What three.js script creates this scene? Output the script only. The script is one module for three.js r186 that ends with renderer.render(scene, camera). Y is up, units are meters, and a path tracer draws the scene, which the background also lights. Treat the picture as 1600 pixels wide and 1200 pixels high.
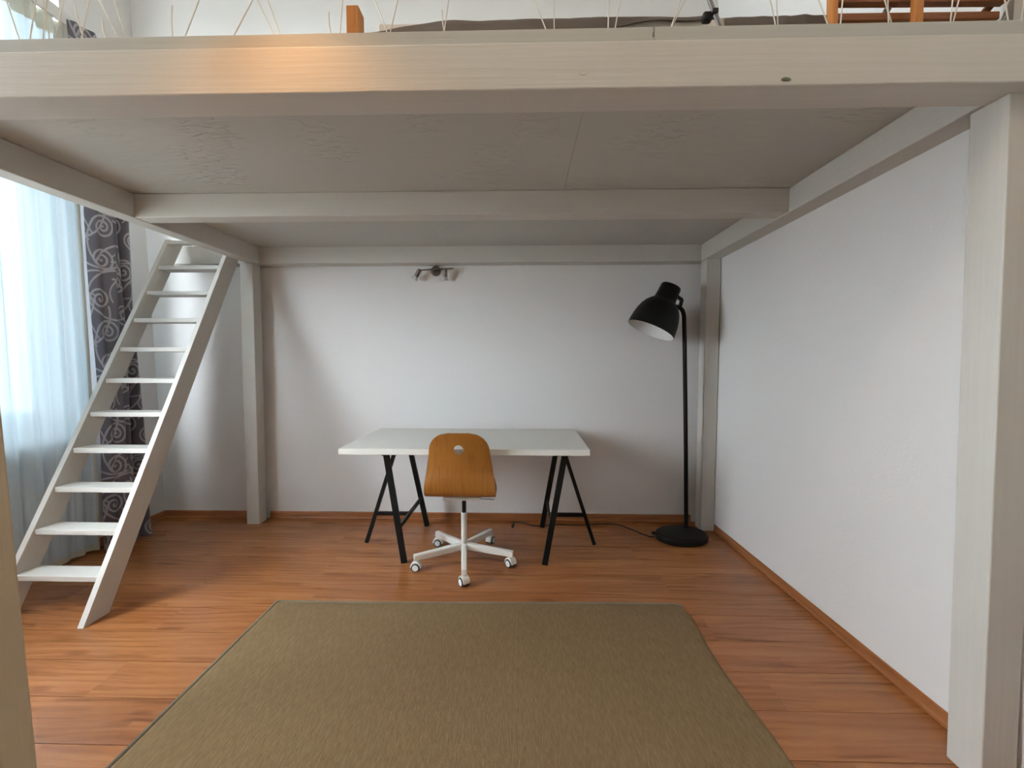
import * as THREE from 'three';
import { RoundedBoxGeometry } from 'three/addons/geometries/RoundedBoxGeometry.js';
import { mergeGeometries, mergeVertices, toCreasedNormals } from 'three/addons/utils/BufferGeometryUtils.js';
import { RectAreaLightUniformsLib } from 'three/addons/lights/RectAreaLightUniformsLib.js';
import { Brush, Evaluator, SUBTRACTION } from 'three-bvh-csg';

// ---------------------------------------------------------------- camera, sky, lights, exposure
const scene = new THREE.Scene();
const F = 675, W = 1600, H = 1200;
const camera = new THREE.PerspectiveCamera(2 * Math.atan(H / 2 / F) * 180 / Math.PI, W / H, 0.05, 60);
camera.rotation.order = 'YXZ';
camera.position.set(0, 1.25, 0);
camera.rotation.set(-Math.atan(38 / F), Math.atan(17 / F), 0);
scene.add(camera);

const renderer = new THREE.WebGLRenderer({ antialias: true });
renderer.toneMapping = THREE.LinearToneMapping;
renderer.toneMappingExposure = 1.06;
renderer.shadowMap.enabled = true;
RectAreaLightUniformsLib.init();

scene.background = new THREE.Color().setRGB(0.85, 0.925, 1.0);    // an even overcast sky
scene.backgroundIntensity = 27.5;

const LAMP_SPOT = 0.78;      // warm pendant above the loft edge
const LAMP_GLOW = 0.03;
const CEILING_LAMP = 3.0;     // opal globe in the front of the room
const WARM = new THREE.Color().setRGB(1.0, 0.42, 0.06);

// ---------------------------------------------------------------- random, noise, textures
let seed = 12345;
const rnd = () => { seed = (seed * 1664525 + 1013904223) >>> 0; return seed / 4294967296; };
const rr = (a, b) => a + (b - a) * rnd();
const smooth = (a, b, x) => { const t = Math.min(1, Math.max(0, (x - a) / (b - a))); return t * t * (3 - 2 * t); };
const lerp = (a, b, t) => a + (b - a) * t;
function lattice(n) { const g = new Float32Array(n); for (let i = 0; i < n; i++) g[i] = rnd(); return g; }
// periodic value noise on a px x py lattice, x and y in 0..1
function makeNoise(px, py) {
  const g = lattice(px * py);
  return (x, y) => {
    x = (x - Math.floor(x)) * px; y = (y - Math.floor(y)) * py;
    const x0 = Math.floor(x), y0 = Math.floor(y); let fx = x - x0, fy = y - y0;
    fx = fx * fx * (3 - 2 * fx); fy = fy * fy * (3 - 2 * fy);
    const a = x0 % px, b = (x0 + 1) % px, c = (y0 % py) * px, d = ((y0 + 1) % py) * px;
    return lerp(lerp(g[c + a], g[c + b], fx), lerp(g[d + a], g[d + b], fx), fy);
  };
}
function tex(w, h, fn, { srgb = false, repeat = [1, 1] } = {}) {
  const data = new Uint8Array(w * h * 4);
  for (let j = 0; j < h; j++) for (let i = 0; i < w; i++) {
    const c = fn(i / w, j / h), k = (j * w + i) * 4;
    const r = Array.isArray(c) ? c : [c, c, c];
    for (let q = 0; q < 3; q++) data[k + q] = Math.max(0, Math.min(255, r[q] * 255));
    data[k + 3] = 255;
  }
  const t = new THREE.DataTexture(data, w, h, THREE.RGBAFormat);
  t.wrapS = t.wrapT = THREE.RepeatWrapping; t.magFilter = THREE.LinearFilter; t.minFilter = THREE.LinearMipmapLinearFilter; t.generateMipmaps = true;
  if (srgb) t.colorSpace = THREE.SRGBColorSpace;
  t.repeat.set(...repeat); t.needsUpdate = true;
  return t;
}
const mixc = (a, b, t) => a.map((v, i) => lerp(v, b[i], t));
const c255 = (r, g, b) => [r / 255, g / 255, b / 255];

// plaster: fine woodchip grain, 0.6 m a tile
const pn = [makeNoise(9, 9), makeNoise(60, 60), makeNoise(150, 150)];
const plasterBump = tex(512, 512, (x, y) => 0.3 * pn[0](x, y) + 0.3 * pn[1](x, y) + 0.4 * pn[2](x, y), { repeat: [1 / 0.6, 1 / 0.6] });
// brushed white paint over timber: grain along u, 1 m x 0.25 m a tile
const gn = [makeNoise(3, 40), makeNoise(8, 110), makeNoise(40, 128), makeNoise(5, 5)];
const paintBump = tex(1024, 512, (x, y) => { const w = 0.03 * gn[3](x, y); return 0.45 * gn[0](x, y + w) + 0.35 * gn[1](x, y + w) + 0.2 * gn[2](x, y); }, { repeat: [1, 4] });
const paintColor = tex(512, 256, (x, y) => { const k = 0.965 + 0.035 * (0.5 * gn[0](x, y) + 0.3 * gn[1](x, y) + 0.2 * gn[3](x, y)); return [0.83 * k, 0.82 * k, 0.79 * k]; }, { srgb: true, repeat: [1, 4] });
// roughly rolled deck underside: trowel-like drags, 1.2 m a tile
const un = [makeNoise(6, 6), makeNoise(14, 40), makeNoise(40, 120), makeNoise(9, 9)];
const deckBump = tex(1024, 1024, (x, y) => {
  const a = x + 0.35 * y + 0.03 * un[3](x, y), m = smooth(0.5, 0.75, un[0](x, y));
  return 0.25 * un[1](a, y) + m * 0.6 * smooth(0.55, 0.8, un[2](a, y)) + 0.15 * un[2](x, y);
}, { repeat: [1 / 1.2, 1 / 1.2] });
// laminate: beech planks, grain along u; the tile is 2.6 m x 0.8 m
const ln = [makeNoise(4, 14), makeNoise(10, 60), makeNoise(60, 240), makeNoise(7, 9), makeNoise(16, 14), makeNoise(120, 40)];
function grain(x, y) {
  const w = 0.05 * (ln[3](x, y) - 0.5) + 0.012 * (ln[4](x, y) - 0.5), yy = y + w;
  const bands = Math.abs(((yy * 22 + 1.4 * ln[0](x, yy)) % 1) - 0.5) * 2;
  const streak = smooth(0.60, 0.95, ln[1](x * 0.9, yy)), dark = smooth(0.66, 0.9, ln[4](x, yy)) * smooth(0.3, 0.8, ln[1](x, yy));
  return { soft: 0.5 * ln[0](x, yy) + 0.25 * bands + 0.25 * ln[1](x, yy), streak, dark, fine: ln[2](x, yy) };
}
const floorColor = tex(2048, 1024, (x, y) => {
  const g = grain(x, y);
  let c = mixc(c255(212, 150, 104), c255(172, 110, 70), g.soft);
  c = mixc(c, c255(148, 92, 58), 0.55 * g.streak * (1 - 0.6 * g.soft) + 0.6 * g.dark);
  const k = 0.96 + 0.07 * g.fine;
  return c.map((v) => v * k);
}, { srgb: true, repeat: [1 / 2.6, 1 / 0.8] });
const fineN = makeNoise(200, 200);
const floorBump = tex(512, 512, (x, y) => 0.5 * fineN(x, y) + 0.5 * pn[1](x, y), { repeat: [2, 2] });
// bent plywood and pine
const plyColor = tex(1024, 512, (x, y) => {
  const g = grain(x, y); let c = mixc(c255(190, 130, 66), c255(164, 105, 47), 0.35 * g.soft + 0.3 * g.fine + 0.2 * ln[5](y, x)); return mixc(c, c255(120, 72, 30), 0.25 * g.streak);
}, { srgb: true, repeat: [1.2, 2.5] });
const pineColor = tex(512, 256, (x, y) => { const g = grain(x, y); return mixc(mixc(c255(205, 137, 62), c255(172, 104, 40), g.soft), c255(120, 66, 22), 0.3 * g.dark); }, { srgb: true, repeat: [1.5, 6] });
// rug: flat woven jute, 0.24 m a tile, long slubs along v
const rn = [makeNoise(12, 4), makeNoise(30, 30), makeNoise(64, 9), makeNoise(90, 90)];
const rugWeave = (x, y) => { const a = Math.sin(x * Math.PI * 2 * 60), b = Math.sin(y * Math.PI * 2 * 60 + (Math.floor(x * 60) % 2) * Math.PI); return 0.5 + 0.25 * a * b + 0.25 * a; };
const rugBump = tex(1024, 1024, (x, y) => 0.35 * rugWeave(x, y) + 0.3 * rn[1](x, y) + 0.35 * rn[2](x, y), { repeat: [1 / 0.17, 1 / 0.17] });
const rugColor = tex(512, 512, (x, y) => { const k = 0.78 * rn[2](x, y) + 0.22 * rn[3](x, y); return mixc(c255(112, 91, 60), c255(132, 110, 77), k); }, { srgb: true, repeat: [1 / 0.2, 1 / 0.2] });
// cloth
const wv = makeNoise(128, 128);
const clothBump = tex(512, 512, (x, y) => 0.5 + 0.22 * Math.sin(x * Math.PI * 2 * 64) + 0.22 * Math.sin(y * Math.PI * 2 * 64) + 0.1 * (wv(x, y) - 0.5), { repeat: [10, 10] });
// grey satin with embroidered silver spirals: printed pattern, 0.62 m a tile
function spiralTexture() {
  const cv = document.createElement('canvas'); cv.width = cv.height = 1024;
  const g = cv.getContext('2d');
  g.fillStyle = 'rgb(96,93,101)'; g.fillRect(0, 0, 1024, 1024);
  g.lineCap = 'round'; g.lineJoin = 'round'; g.strokeStyle = 'rgb(172,168,174)';
  const spiral = (x, y, r, a0, dir, tail) => {
    for (const ox of [-1024, 0, 1024]) for (const oy of [-1024, 0, 1024]) {
      if (x + ox < -420 || x + ox > 1444 || y + oy < -420 || y + oy > 1444) continue;
      g.lineWidth = 20; g.beginPath();
      for (let k = 0; k <= 90; k++) { const t = k / 90, rad = 6 + (r - 6) * t, a = a0 + dir * t * Math.PI * 4.4; g[k ? 'lineTo' : 'moveTo'](x + ox + rad * Math.cos(a), y + oy + rad * Math.sin(a)); }
      const a1 = a0 + dir * Math.PI * 4.4, ex = x + ox + r * Math.cos(a1), ey = y + oy + r * Math.sin(a1), tx = -Math.sin(a1) * dir, ty = Math.cos(a1) * dir;
      g.bezierCurveTo(ex + tx * tail, ey + ty * tail, ex + tx * tail * 1.6 + ty * tail * 0.6, ey + ty * tail * 1.6 - tx * tail * 0.6, ex + tx * tail * 1.7 + ty * tail * 1.3, ey + ty * tail * 1.7 - tx * tail * 1.3);
      g.stroke();
    }
  };
  const spots = [[150, 170, 118], [520, 110, 100], [850, 240, 122], [360, 380, 110], [690, 470, 118], [110, 560, 112], [960, 600, 104], [440, 690, 122], [760, 800, 112], [180, 880, 116], [520, 960, 90], [960, 930, 92]];
  spots.forEach(([x, y, r], k) => spiral(x, y, r, k * 1.9 + 0.4, k % 2 ? -1 : 1, 210));
  // long tendrils that link the spirals
  g.lineWidth = 15;
  for (let k = 0; k < spots.length; k++) { const [x, y] = spots[k], [X, Y] = spots[(k + 3) % spots.length]; if (k % 2) continue; for (const ox of [-1024, 0, 1024]) for (const oy of [-1024, 0, 1024]) { g.beginPath(); g.moveTo(x + ox + 110, y + oy - 40); g.bezierCurveTo(x + ox + 260, y + oy - 180, X + ox - 60, Y + oy - 320, X + ox + 130, Y + oy + 20); g.stroke(); } }
  const t = new THREE.CanvasTexture(cv); t.colorSpace = THREE.SRGBColorSpace; t.wrapS = t.wrapT = THREE.RepeatWrapping; t.magFilter = THREE.LinearFilter;
  t.repeat.set(1 / 0.66, 1 / 0.66); return t;
}

// ---------------------------------------------------------------- materials
const std = (o) => new THREE.MeshStandardMaterial(o), phys = (o) => new THREE.MeshPhysicalMaterial(o);
const lin = (r, g, b) => new THREE.Color().setRGB(r, g, b);
const M = {
  wall: std({ color: lin(0.82, 0.815, 0.80), roughness: 0.92, bumpMap: plasterBump, bumpScale: 0.0006 }),
  wallFront: std({ color: lin(0.26, 0.25, 0.24), roughness: 0.9 }),
  ceiling: std({ color: lin(0.78, 0.775, 0.76), roughness: 0.95 }),
  paint: std({ map: paintColor, roughness: 0.55, bumpMap: paintBump, bumpScale: 0.0004 }),
  paintGrey: std({ map: paintColor, color: lin(0.80, 0.83, 0.84), roughness: 0.6, bumpMap: paintBump, bumpScale: 0.0004 }),
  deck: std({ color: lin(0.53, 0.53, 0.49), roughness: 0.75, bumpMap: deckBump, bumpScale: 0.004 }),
  floor: [0, 1, 2].map((k) => phys({ map: floorColor, color: lin(...[[0.65, 0.59, 0.45], [0.59, 0.53, 0.395], [0.64, 0.575, 0.425]][k]), roughness: 0.27, bumpMap: floorBump, bumpScale: 0.0002, specularIntensity: 1 })),
  subfloor: std({ color: lin(0.08, 0.04, 0.02), roughness: 0.9 }),
  skirting: std({ map: floorColor, color: lin(0.66, 0.58, 0.46), roughness: 0.4 }),
  rug: std({ map: rugColor, roughness: 0.98, bumpMap: rugBump, bumpScale: 0.0022 }),
  binding: std({ color: lin(0.22, 0.18, 0.115), roughness: 0.95, bumpMap: clothBump, bumpScale: 0.001 }),
  white: std({ color: lin(0.80, 0.80, 0.77), roughness: 0.38 }),
  tabletop: phys({ color: lin(0.93, 0.93, 0.86), roughness: 0.3, clearcoat: 0.5, clearcoatRoughness: 0.3 }),
  chairMetal: std({ color: lin(0.78, 0.76, 0.70), roughness: 0.35 }),
  black: phys({ color: lin(0.006, 0.007, 0.007), roughness: 0.45, specularIntensity: 0.5 }),
  lampBlack: phys({ color: lin(0.005, 0.005, 0.004), roughness: 0.5, specularIntensity: 0.45 }),
  rubber: std({ color: lin(0.03, 0.03, 0.03), roughness: 0.7 }),
  ply: phys({ map: plyColor, color: lin(0.84, 0.78, 0.52), roughness: 0.42, clearcoat: 0.08, clearcoatRoughness: 0.35 }),
  pine: std({ map: pineColor, roughness: 0.5 }),
  pineDark: std({ map: pineColor, color: lin(0.45, 0.36, 0.3), roughness: 0.55 }),
  steel: std({ color: lin(0.19, 0.165, 0.15), roughness: 0.32, metalness: 1 }),
  chrome: std({ color: lin(0.75, 0.74, 0.72), roughness: 0.15, metalness: 1 }),
  greyMetal: std({ color: lin(0.22, 0.22, 0.22), roughness: 0.4, metalness: 0.6 }),
  glass: phys({ color: lin(0.98, 0.99, 0.99), transmission: 1, thickness: 0, roughness: 0.02, ior: 1.5 }),
  bulbGlass: phys({ color: lin(0.95, 0.95, 0.95), transmission: 1, thickness: 0.01, roughness: 0.08, ior: 1.45 }),
  sheer: phys({ color: lin(0.64, 0.75, 0.81), transmission: 0.085, thickness: 0, roughness: 0.9, specularIntensity: 0.2, side: THREE.DoubleSide }),
  sheerTape: phys({ color: lin(0.72, 0.70, 0.60), transmission: 0.25, thickness: 0, roughness: 0.95, specularIntensity: 0.2, side: THREE.DoubleSide }),
  drape: phys({ map: spiralTexture(), roughness: 0.5, sheen: 0.4, sheenRoughness: 0.5, sheenColor: lin(0.5, 0.5, 0.55), side: THREE.DoubleSide, bumpMap: clothBump, bumpScale: 0.0003 }),
  cord: std({ color: lin(0.72, 0.68, 0.60), roughness: 0.9 }),
  sheet: std({ color: lin(0.78, 0.75, 0.69), roughness: 0.95, bumpMap: clothBump, bumpScale: 0.0005 }),
  blanket: std({ color: lin(0.23, 0.19, 0.16), roughness: 0.98, bumpMap: clothBump, bumpScale: 0.0012 }),
  canvasCloth: std({ color: lin(0.36, 0.34, 0.31), roughness: 0.95, side: THREE.DoubleSide, bumpMap: clothBump, bumpScale: 0.0008 }),
  trim: std({ color: lin(0.50, 0.40, 0.27), roughness: 0.6, bumpMap: paintBump, bumpScale: 0.0006 }),
  chip: std({ color: lin(0.12, 0.125, 0.09), roughness: 0.9 }),
  bulb: std({ color: lin(1, 0.8, 0.5), emissive: lin(1, 0.62, 0.28), emissiveIntensity: 4 }),
  blackCable: std({ color: lin(0.012, 0.01, 0.01), roughness: 0.6 }),
};

// ---------------------------------------------------------------- builders
const merge = (list) => mergeGeometries(list.map((g) => { const n = g.index ? g.toNonIndexed() : g; for (const k of Object.keys(n.attributes)) if (!['position', 'normal', 'uv'].includes(k)) n.deleteAttribute(k); return n; }));
const taken = {};
function numbered(n) { const k = taken[n] = (taken[n] ?? -1) + 1; return k ? `${n}_${String(k).padStart(3, '0')}` : n; }
function mesh(name, geo, mat, parent = scene) {
  const m = new THREE.Mesh(geo, mat); m.name = numbered(name); m.castShadow = m.receiveShadow = true; parent.add(m); return m;
}
function group(name, [x, y, z] = [0, 0, 0], parent = scene) { const g = new THREE.Group(); g.name = numbered(name); g.position.set(x, y, z); parent.add(g); return g; }
function tag(o, label, category, grp) { o.userData = { ...o.userData, label, category }; if (grp) o.userData.group = grp; return o; }
const struct = (o) => { o.userData.kind = 'structure'; return o; };
// uv in metres by the dominant normal axis; `along` is the axis whose coordinate becomes u on every face that holds it
function uvm(g, along = 'x', off = [0, 0]) {
  if (!g.attributes.normal) g.computeVertexNormals();
  const p = g.attributes.position, n = g.attributes.normal, uv = new Float32Array(p.count * 2), A = { x: 0, y: 1, z: 2 }[along];
  for (let i = 0; i < p.count; i++) {
    const v = [p.getX(i), p.getY(i), p.getZ(i)], m = [Math.abs(n.getX(i)), Math.abs(n.getY(i)), Math.abs(n.getZ(i))];
    const d = m.indexOf(Math.max(...m)), others = [0, 1, 2].filter((k) => k !== d);
    const u = others.includes(A) ? A : others[0], w = others.find((k) => k !== u);
    uv[2 * i] = v[u] + off[0]; uv[2 * i + 1] = v[w] + 0.37 * d + off[1];
  }
  g.setAttribute('uv', new THREE.BufferAttribute(uv, 2)); return g;
}
// a box between two corners with small rounded edges
function boxBetween([x0, y0, z0], [x1, y1, z1], r = 0.003, along = 'x', off) {
  const sx = Math.abs(x1 - x0), sy = Math.abs(y1 - y0), sz = Math.abs(z1 - z0);
  const g = r > 0 ? new RoundedBoxGeometry(sx, sy, sz, 2, Math.min(r, sx / 2.1, sy / 2.1, sz / 2.1)) : new THREE.BoxGeometry(sx, sy, sz);
  g.translate((x0 + x1) / 2, (y0 + y1) / 2, (z0 + z1) / 2);
  return uvm(g, along, off ?? [rr(0, 3), rr(0, 3)]);
}
// a straight bar of rectangular section from a to b; w across `side`, h along the remaining direction
function bar(a, b, w, h, side = new THREE.Vector3(1, 0, 0), r = 0.002) {
  const A = new THREE.Vector3(...a), B = new THREE.Vector3(...b), L = A.distanceTo(B), d = B.clone().sub(A).normalize();
  const s = side.clone().addScaledVector(d, -side.dot(d)).normalize(), t = new THREE.Vector3().crossVectors(s, d);
  const g = new RoundedBoxGeometry(L, h, w, 2, Math.min(r, w / 2.1, h / 2.1)); uvm(g, 'x', [rr(0, 3), rr(0, 3)]);
  g.applyMatrix4(new THREE.Matrix4().makeBasis(d, t, s).setPosition(A.add(B).multiplyScalar(0.5))); return g;
}
const V = (x, y, z) => new THREE.Vector3(x, y, z);
function tube(points, r, seg = 40, rad = 10, closed = false) { return new THREE.TubeGeometry(new THREE.CatmullRomCurve3(points.map((p) => V(...p)), closed, 'centripetal'), seg, r, rad, closed); }
function capsuleTube(points, r, seg = 40, rad = 12) {
  const g = [tube(points, r, seg, rad)], c = [points[0], points[points.length - 1]];
  for (const p of c) { const s = new THREE.SphereGeometry(r, rad, 8); s.translate(...p); g.push(s); }
  return merge(g);
}
function lathe(profile, seg = 48) { return new THREE.LatheGeometry(profile.map(([r, y]) => new THREE.Vector2(Math.max(r, 1e-5), y)), seg); }
function cyl(r0, r1, h, seg = 24) { return new THREE.CylinderGeometry(r1, r0, h, seg); }
// grid surface from f(u, v) -> [x, y, z]
function grid(nu, nv, f, uvf) {
  const pos = [], uv = [], idx = [];
  for (let j = 0; j <= nv; j++) for (let i = 0; i <= nu; i++) { const u = i / nu, v = j / nv; pos.push(...f(u, v)); uv.push(...(uvf ? uvf(u, v) : [u, v])); }
  for (let j = 0; j < nv; j++) for (let i = 0; i < nu; i++) { const a = j * (nu + 1) + i, b = a + 1, c = a + nu + 1, d = c + 1; idx.push(a, b, d, a, d, c); }
  const g = new THREE.BufferGeometry(); g.setAttribute('position', new THREE.Float32BufferAttribute(pos, 3)); g.setAttribute('uv', new THREE.Float32BufferAttribute(uv, 2)); g.setIndex(idx); g.computeVertexNormals(); return g;
}

// ---------------------------------------------------------------- room shell
const ZB = -3.31, ZF = 2.4, YC = 4.15, XL = -2.845, XR = 1.42;
const leanL = (y) => -0.024 * y;                    // the old window wall leans out a little
// window opening in the left wall
const WZ0 = -2.78, WZ1 = -0.62, WY0 = 0.735, WY1 = 3.75, WT = 0.34;
{
  const floorSlab = struct(mesh('floor', boxBetween([XL - 0.4, -0.16, ZB - 0.3], [XR + 0.4, -0.012, ZF + 0.3], 0, 'x'), M.subfloor));
  // laminate planks in rows along x, each with eased top edges
  const rowW = 0.1925, z0 = -1.303, len = 1.29;
  function plank(x0, x1, za, zb) {
    const y = 0, c = 0.0022, h = 0.0003, lo = -0.011, e = 0.0012;
    za += e; zb -= e; x1 -= 0.0001;
    const P = [[x0 + h, y, za + c], [x1 - h, y, za + c], [x1 - h, y, zb - c], [x0 + h, y, zb - c], [x0, y - h, za], [x1, y - h, za], [x1, y - h, zb], [x0, y - h, zb], [x0, lo, za], [x1, lo, za], [x1, lo, zb], [x0, lo, zb]];
    const quads = [[3, 2, 1, 0], [0, 1, 5, 4], [1, 2, 6, 5], [2, 3, 7, 6], [3, 0, 4, 7], [4, 5, 9, 8], [5, 6, 10, 9], [6, 7, 11, 10], [7, 4, 8, 11]];
    const pos = [], idx = [], uv = [], ou = rr(0, 2.6), ov = rr(0, 0.8);
    for (const q of quads) { const b = pos.length / 3; for (const k of q) { pos.push(...P[k]); uv.push(P[k][0] - x0 + ou, P[k][2] - za + ov + P[k][1]); } idx.push(b, b + 1, b + 2, b, b + 2, b + 3); }
    const g = new THREE.BufferGeometry(); g.setAttribute('position', new THREE.Float32BufferAttribute(pos, 3)); g.setAttribute('uv', new THREE.Float32BufferAttribute(uv, 2)); g.setIndex(idx); g.computeVertexNormals(); return g;
  }
  for (let k = -13; k < 20; k++) {
    let za = z0 + k * rowW, zb = za + rowW; if (zb < ZB + 0.01 || za > ZF - 0.01) continue;
    za = Math.max(za, ZB + 0.004); zb = Math.min(zb, ZF - 0.004);
    let x = XL - 0.0 - ((((k * 0.47) % 1) + 1) % 1) * len;
    while (x < XR + 0.06) { const a = Math.max(x, XL + 0.004), b = Math.min(x + len, XR + 0.05); if (b - a > 0.05) mesh('plank', plank(a, b, za, zb), M.floor[Math.floor(rnd() * 3)], floorSlab); x += len; }
  }
  struct(mesh('wall_back', boxBetween([XL - 0.5, -0.1, ZB - 0.2], [XR + 0.4, YC + 0.1, ZB], 0), M.wall));
  struct(mesh('wall_front', boxBetween([XL - 0.5, -0.1, ZF], [XR + 0.4, YC + 0.1, ZF + 0.2], 0), M.wallFront));
  struct(mesh('ceiling', boxBetween([XL - 0.6, YC, ZB - 0.2], [XR + 0.4, YC + 0.2, ZF + 0.2], 0), M.ceiling));
  // right wall, slightly out of square and out of plumb
  const rw = boxBetween([0, -0.1, ZB - 0.1], [0.25, YC + 0.1, ZF + 0.1], 0, 'z'), rp = rw.attributes.position;
  for (let i = 0; i < rp.count; i++) { const y = rp.getY(i), z = rp.getZ(i), t = (z + 3.31) / 1.87; rp.setX(i, rp.getX(i) + 1.404 + 0.047 * t * (1 - 0.36 * Math.min(y, 4.2))); }
  rw.computeVertexNormals();
  struct(mesh('wall_right', rw, M.wall));
  // left wall with the window opening
  const bits = [
    boxBetween([XL - WT, -0.1, ZB - 0.1], [XL, YC + 0.1, WZ0], 0, 'z'), boxBetween([XL - WT, -0.1, WZ1], [XL, YC + 0.1, ZF + 0.1], 0, 'z'),
    boxBetween([XL - WT, -0.1, WZ0], [XL, WY0, WZ1], 0, 'z'), boxBetween([XL - WT, WY1, WZ0], [XL, YC + 0.1, WZ1], 0, 'z')];
  const lw = merge(bits), lp = lw.attributes.position;
  for (let i = 0; i < lp.count; i++) lp.setX(i, lp.getX(i) + leanL(lp.getY(i)));
  lw.computeVertexNormals();
  struct(mesh('wall_left', lw, M.wall));
  // window: white frame, two casements with a transom, inner sill
  for (const [name, wa, wb] of [['window_1', WZ0, WZ1]]) {
  const win = struct(group(name, [XL - 0.24, 0, 0]));
  const fr = 0.07, x0 = -0.035, x1 = 0.035, zm = (wa + wb) / 2, yb = WY0 + 0.06, yt = WY1 - 0.005, yM = 2.62;
  const fb = (a, b) => boxBetween([x0, a[0], a[1]], [x1, b[0], b[1]], 0.004, 'z');
  mesh('window_frame', merge([fb([yb, wa], [yt, wa + fr]), fb([yb, wb - fr], [yt, wb]), fb([yb, wa + fr], [yb + fr, wb - fr]), fb([yt - fr, wa + fr], [yt, wb - fr]), fb([yb + fr, zm - 0.04], [yt - fr, zm + 0.04]), fb([yM - 0.04, wa + fr], [yM + 0.04, zm - 0.04]), fb([yM - 0.04, zm + 0.04], [yM + 0.04, wb - fr])]), M.white, win);
  for (const [za, zc] of [[wa + fr, zm - 0.04], [zm + 0.04, wb - fr]]) for (const [ya, yc] of [[yb + fr, yM - 0.04], [yM + 0.04, yt - fr]]) {
    const s = 0.055, q = (a, b) => boxBetween([-0.022, a[0], a[1]], [0.028, b[0], b[1]], 0.004, 'z');
    const sash = mesh('sash', merge([q([ya, za], [yc, za + s]), q([ya, zc - s], [yc, zc]), q([ya, za + s], [ya + s, zc - s]), q([yc - s, za + s], [yc, zc - s])]), M.white, win);
    const pg = new THREE.PlaneGeometry(zc - za - 2 * s, yc - ya - 2 * s); pg.rotateY(Math.PI / 2); pg.translate(0, (ya + yc) / 2, (za + zc) / 2);
    mesh('pane', pg, M.glass, sash);
  }
  mesh('window_sill', boxBetween([0.035, WY0 - 0.002, wa + 0.005], [0.27, WY0 + 0.028, wb - 0.005], 0.006, 'z'), M.white, win);
  }
  // the ground outside, well below this upper storey
  const og = boxBetween([-90, -6.4, -70], [XL - 0.8, -6, 70], 0, 'x'); struct(mesh('ground', og, std({ color: lin(0.30, 0.30, 0.28), roughness: 1 })));
  // skirtings: flat face, rounded top and small toe
  const sk = new THREE.Shape(); sk.moveTo(0, 0.001); sk.lineTo(0.019, 0.001); sk.lineTo(0.019, 0.008); sk.quadraticCurveTo(0.014, 0.012, 0.013, 0.018); sk.lineTo(0.012, 0.046); sk.quadraticCurveTo(0.011, 0.055, 0.004, 0.055); sk.lineTo(0, 0.055);
  const skirt = (L) => { const g = new THREE.ExtrudeGeometry(sk, { depth: L, bevelEnabled: false, curveSegments: 5 }); return uvm(g, 'z', [rr(0, 2), rr(0, 1)]); };
  const back = [[-2.843, -2.10], [-1.992, 1.292]].map(([a, b]) => { const g = skirt(b - a); g.rotateY(Math.PI / 2); g.scale(1, 1, -1); g.translate(a, 0, ZB); const ix = g.index; return g; });
  for (const g of back) { g.scale(1, 1, 1); const p = g.attributes.position; for (let i = 0; i < p.count; i++) { const z = p.getZ(i); p.setZ(i, ZB + Math.abs(z - ZB)); } const t = g.index ?? null; }
  const fix = (g) => { const n = g.toNonIndexed ? (g.index ? g.toNonIndexed() : g) : g; n.computeVertexNormals(); return n; };
  struct(mesh('baseboard_back', merge(back.map(fix)), Object.assign(M.skirting.clone(), { side: THREE.DoubleSide })));
  const gl = skirt(ZF - ZB - 0.03); gl.translate(XL, 0, ZB + 0.015); struct(mesh('baseboard_left', gl, M.skirting));
  const gr = skirt(1.83); gr.scale(-1, 1, 1); gr.rotateY(Math.atan(0.047 / 1.87)); const grn = fix(gr); grn.translate(1.411, 0, -3.15);
  struct(mesh('baseboard_right', grn, Object.assign(M.skirting.clone(), { side: THREE.DoubleSide })));
  // door lining close to the camera at the far left
  const tl = boxBetween([-1.16, 0, -0.755], [-0.90, 2.4, -0.70], 0.006, 'y'), tp = tl.attributes.position;
  for (let i = 0; i < tp.count; i++) tp.setX(i, tp.getX(i) - 0.036 * tp.getY(i));
  struct(mesh('trim_1', tl, M.trim));
}

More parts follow.
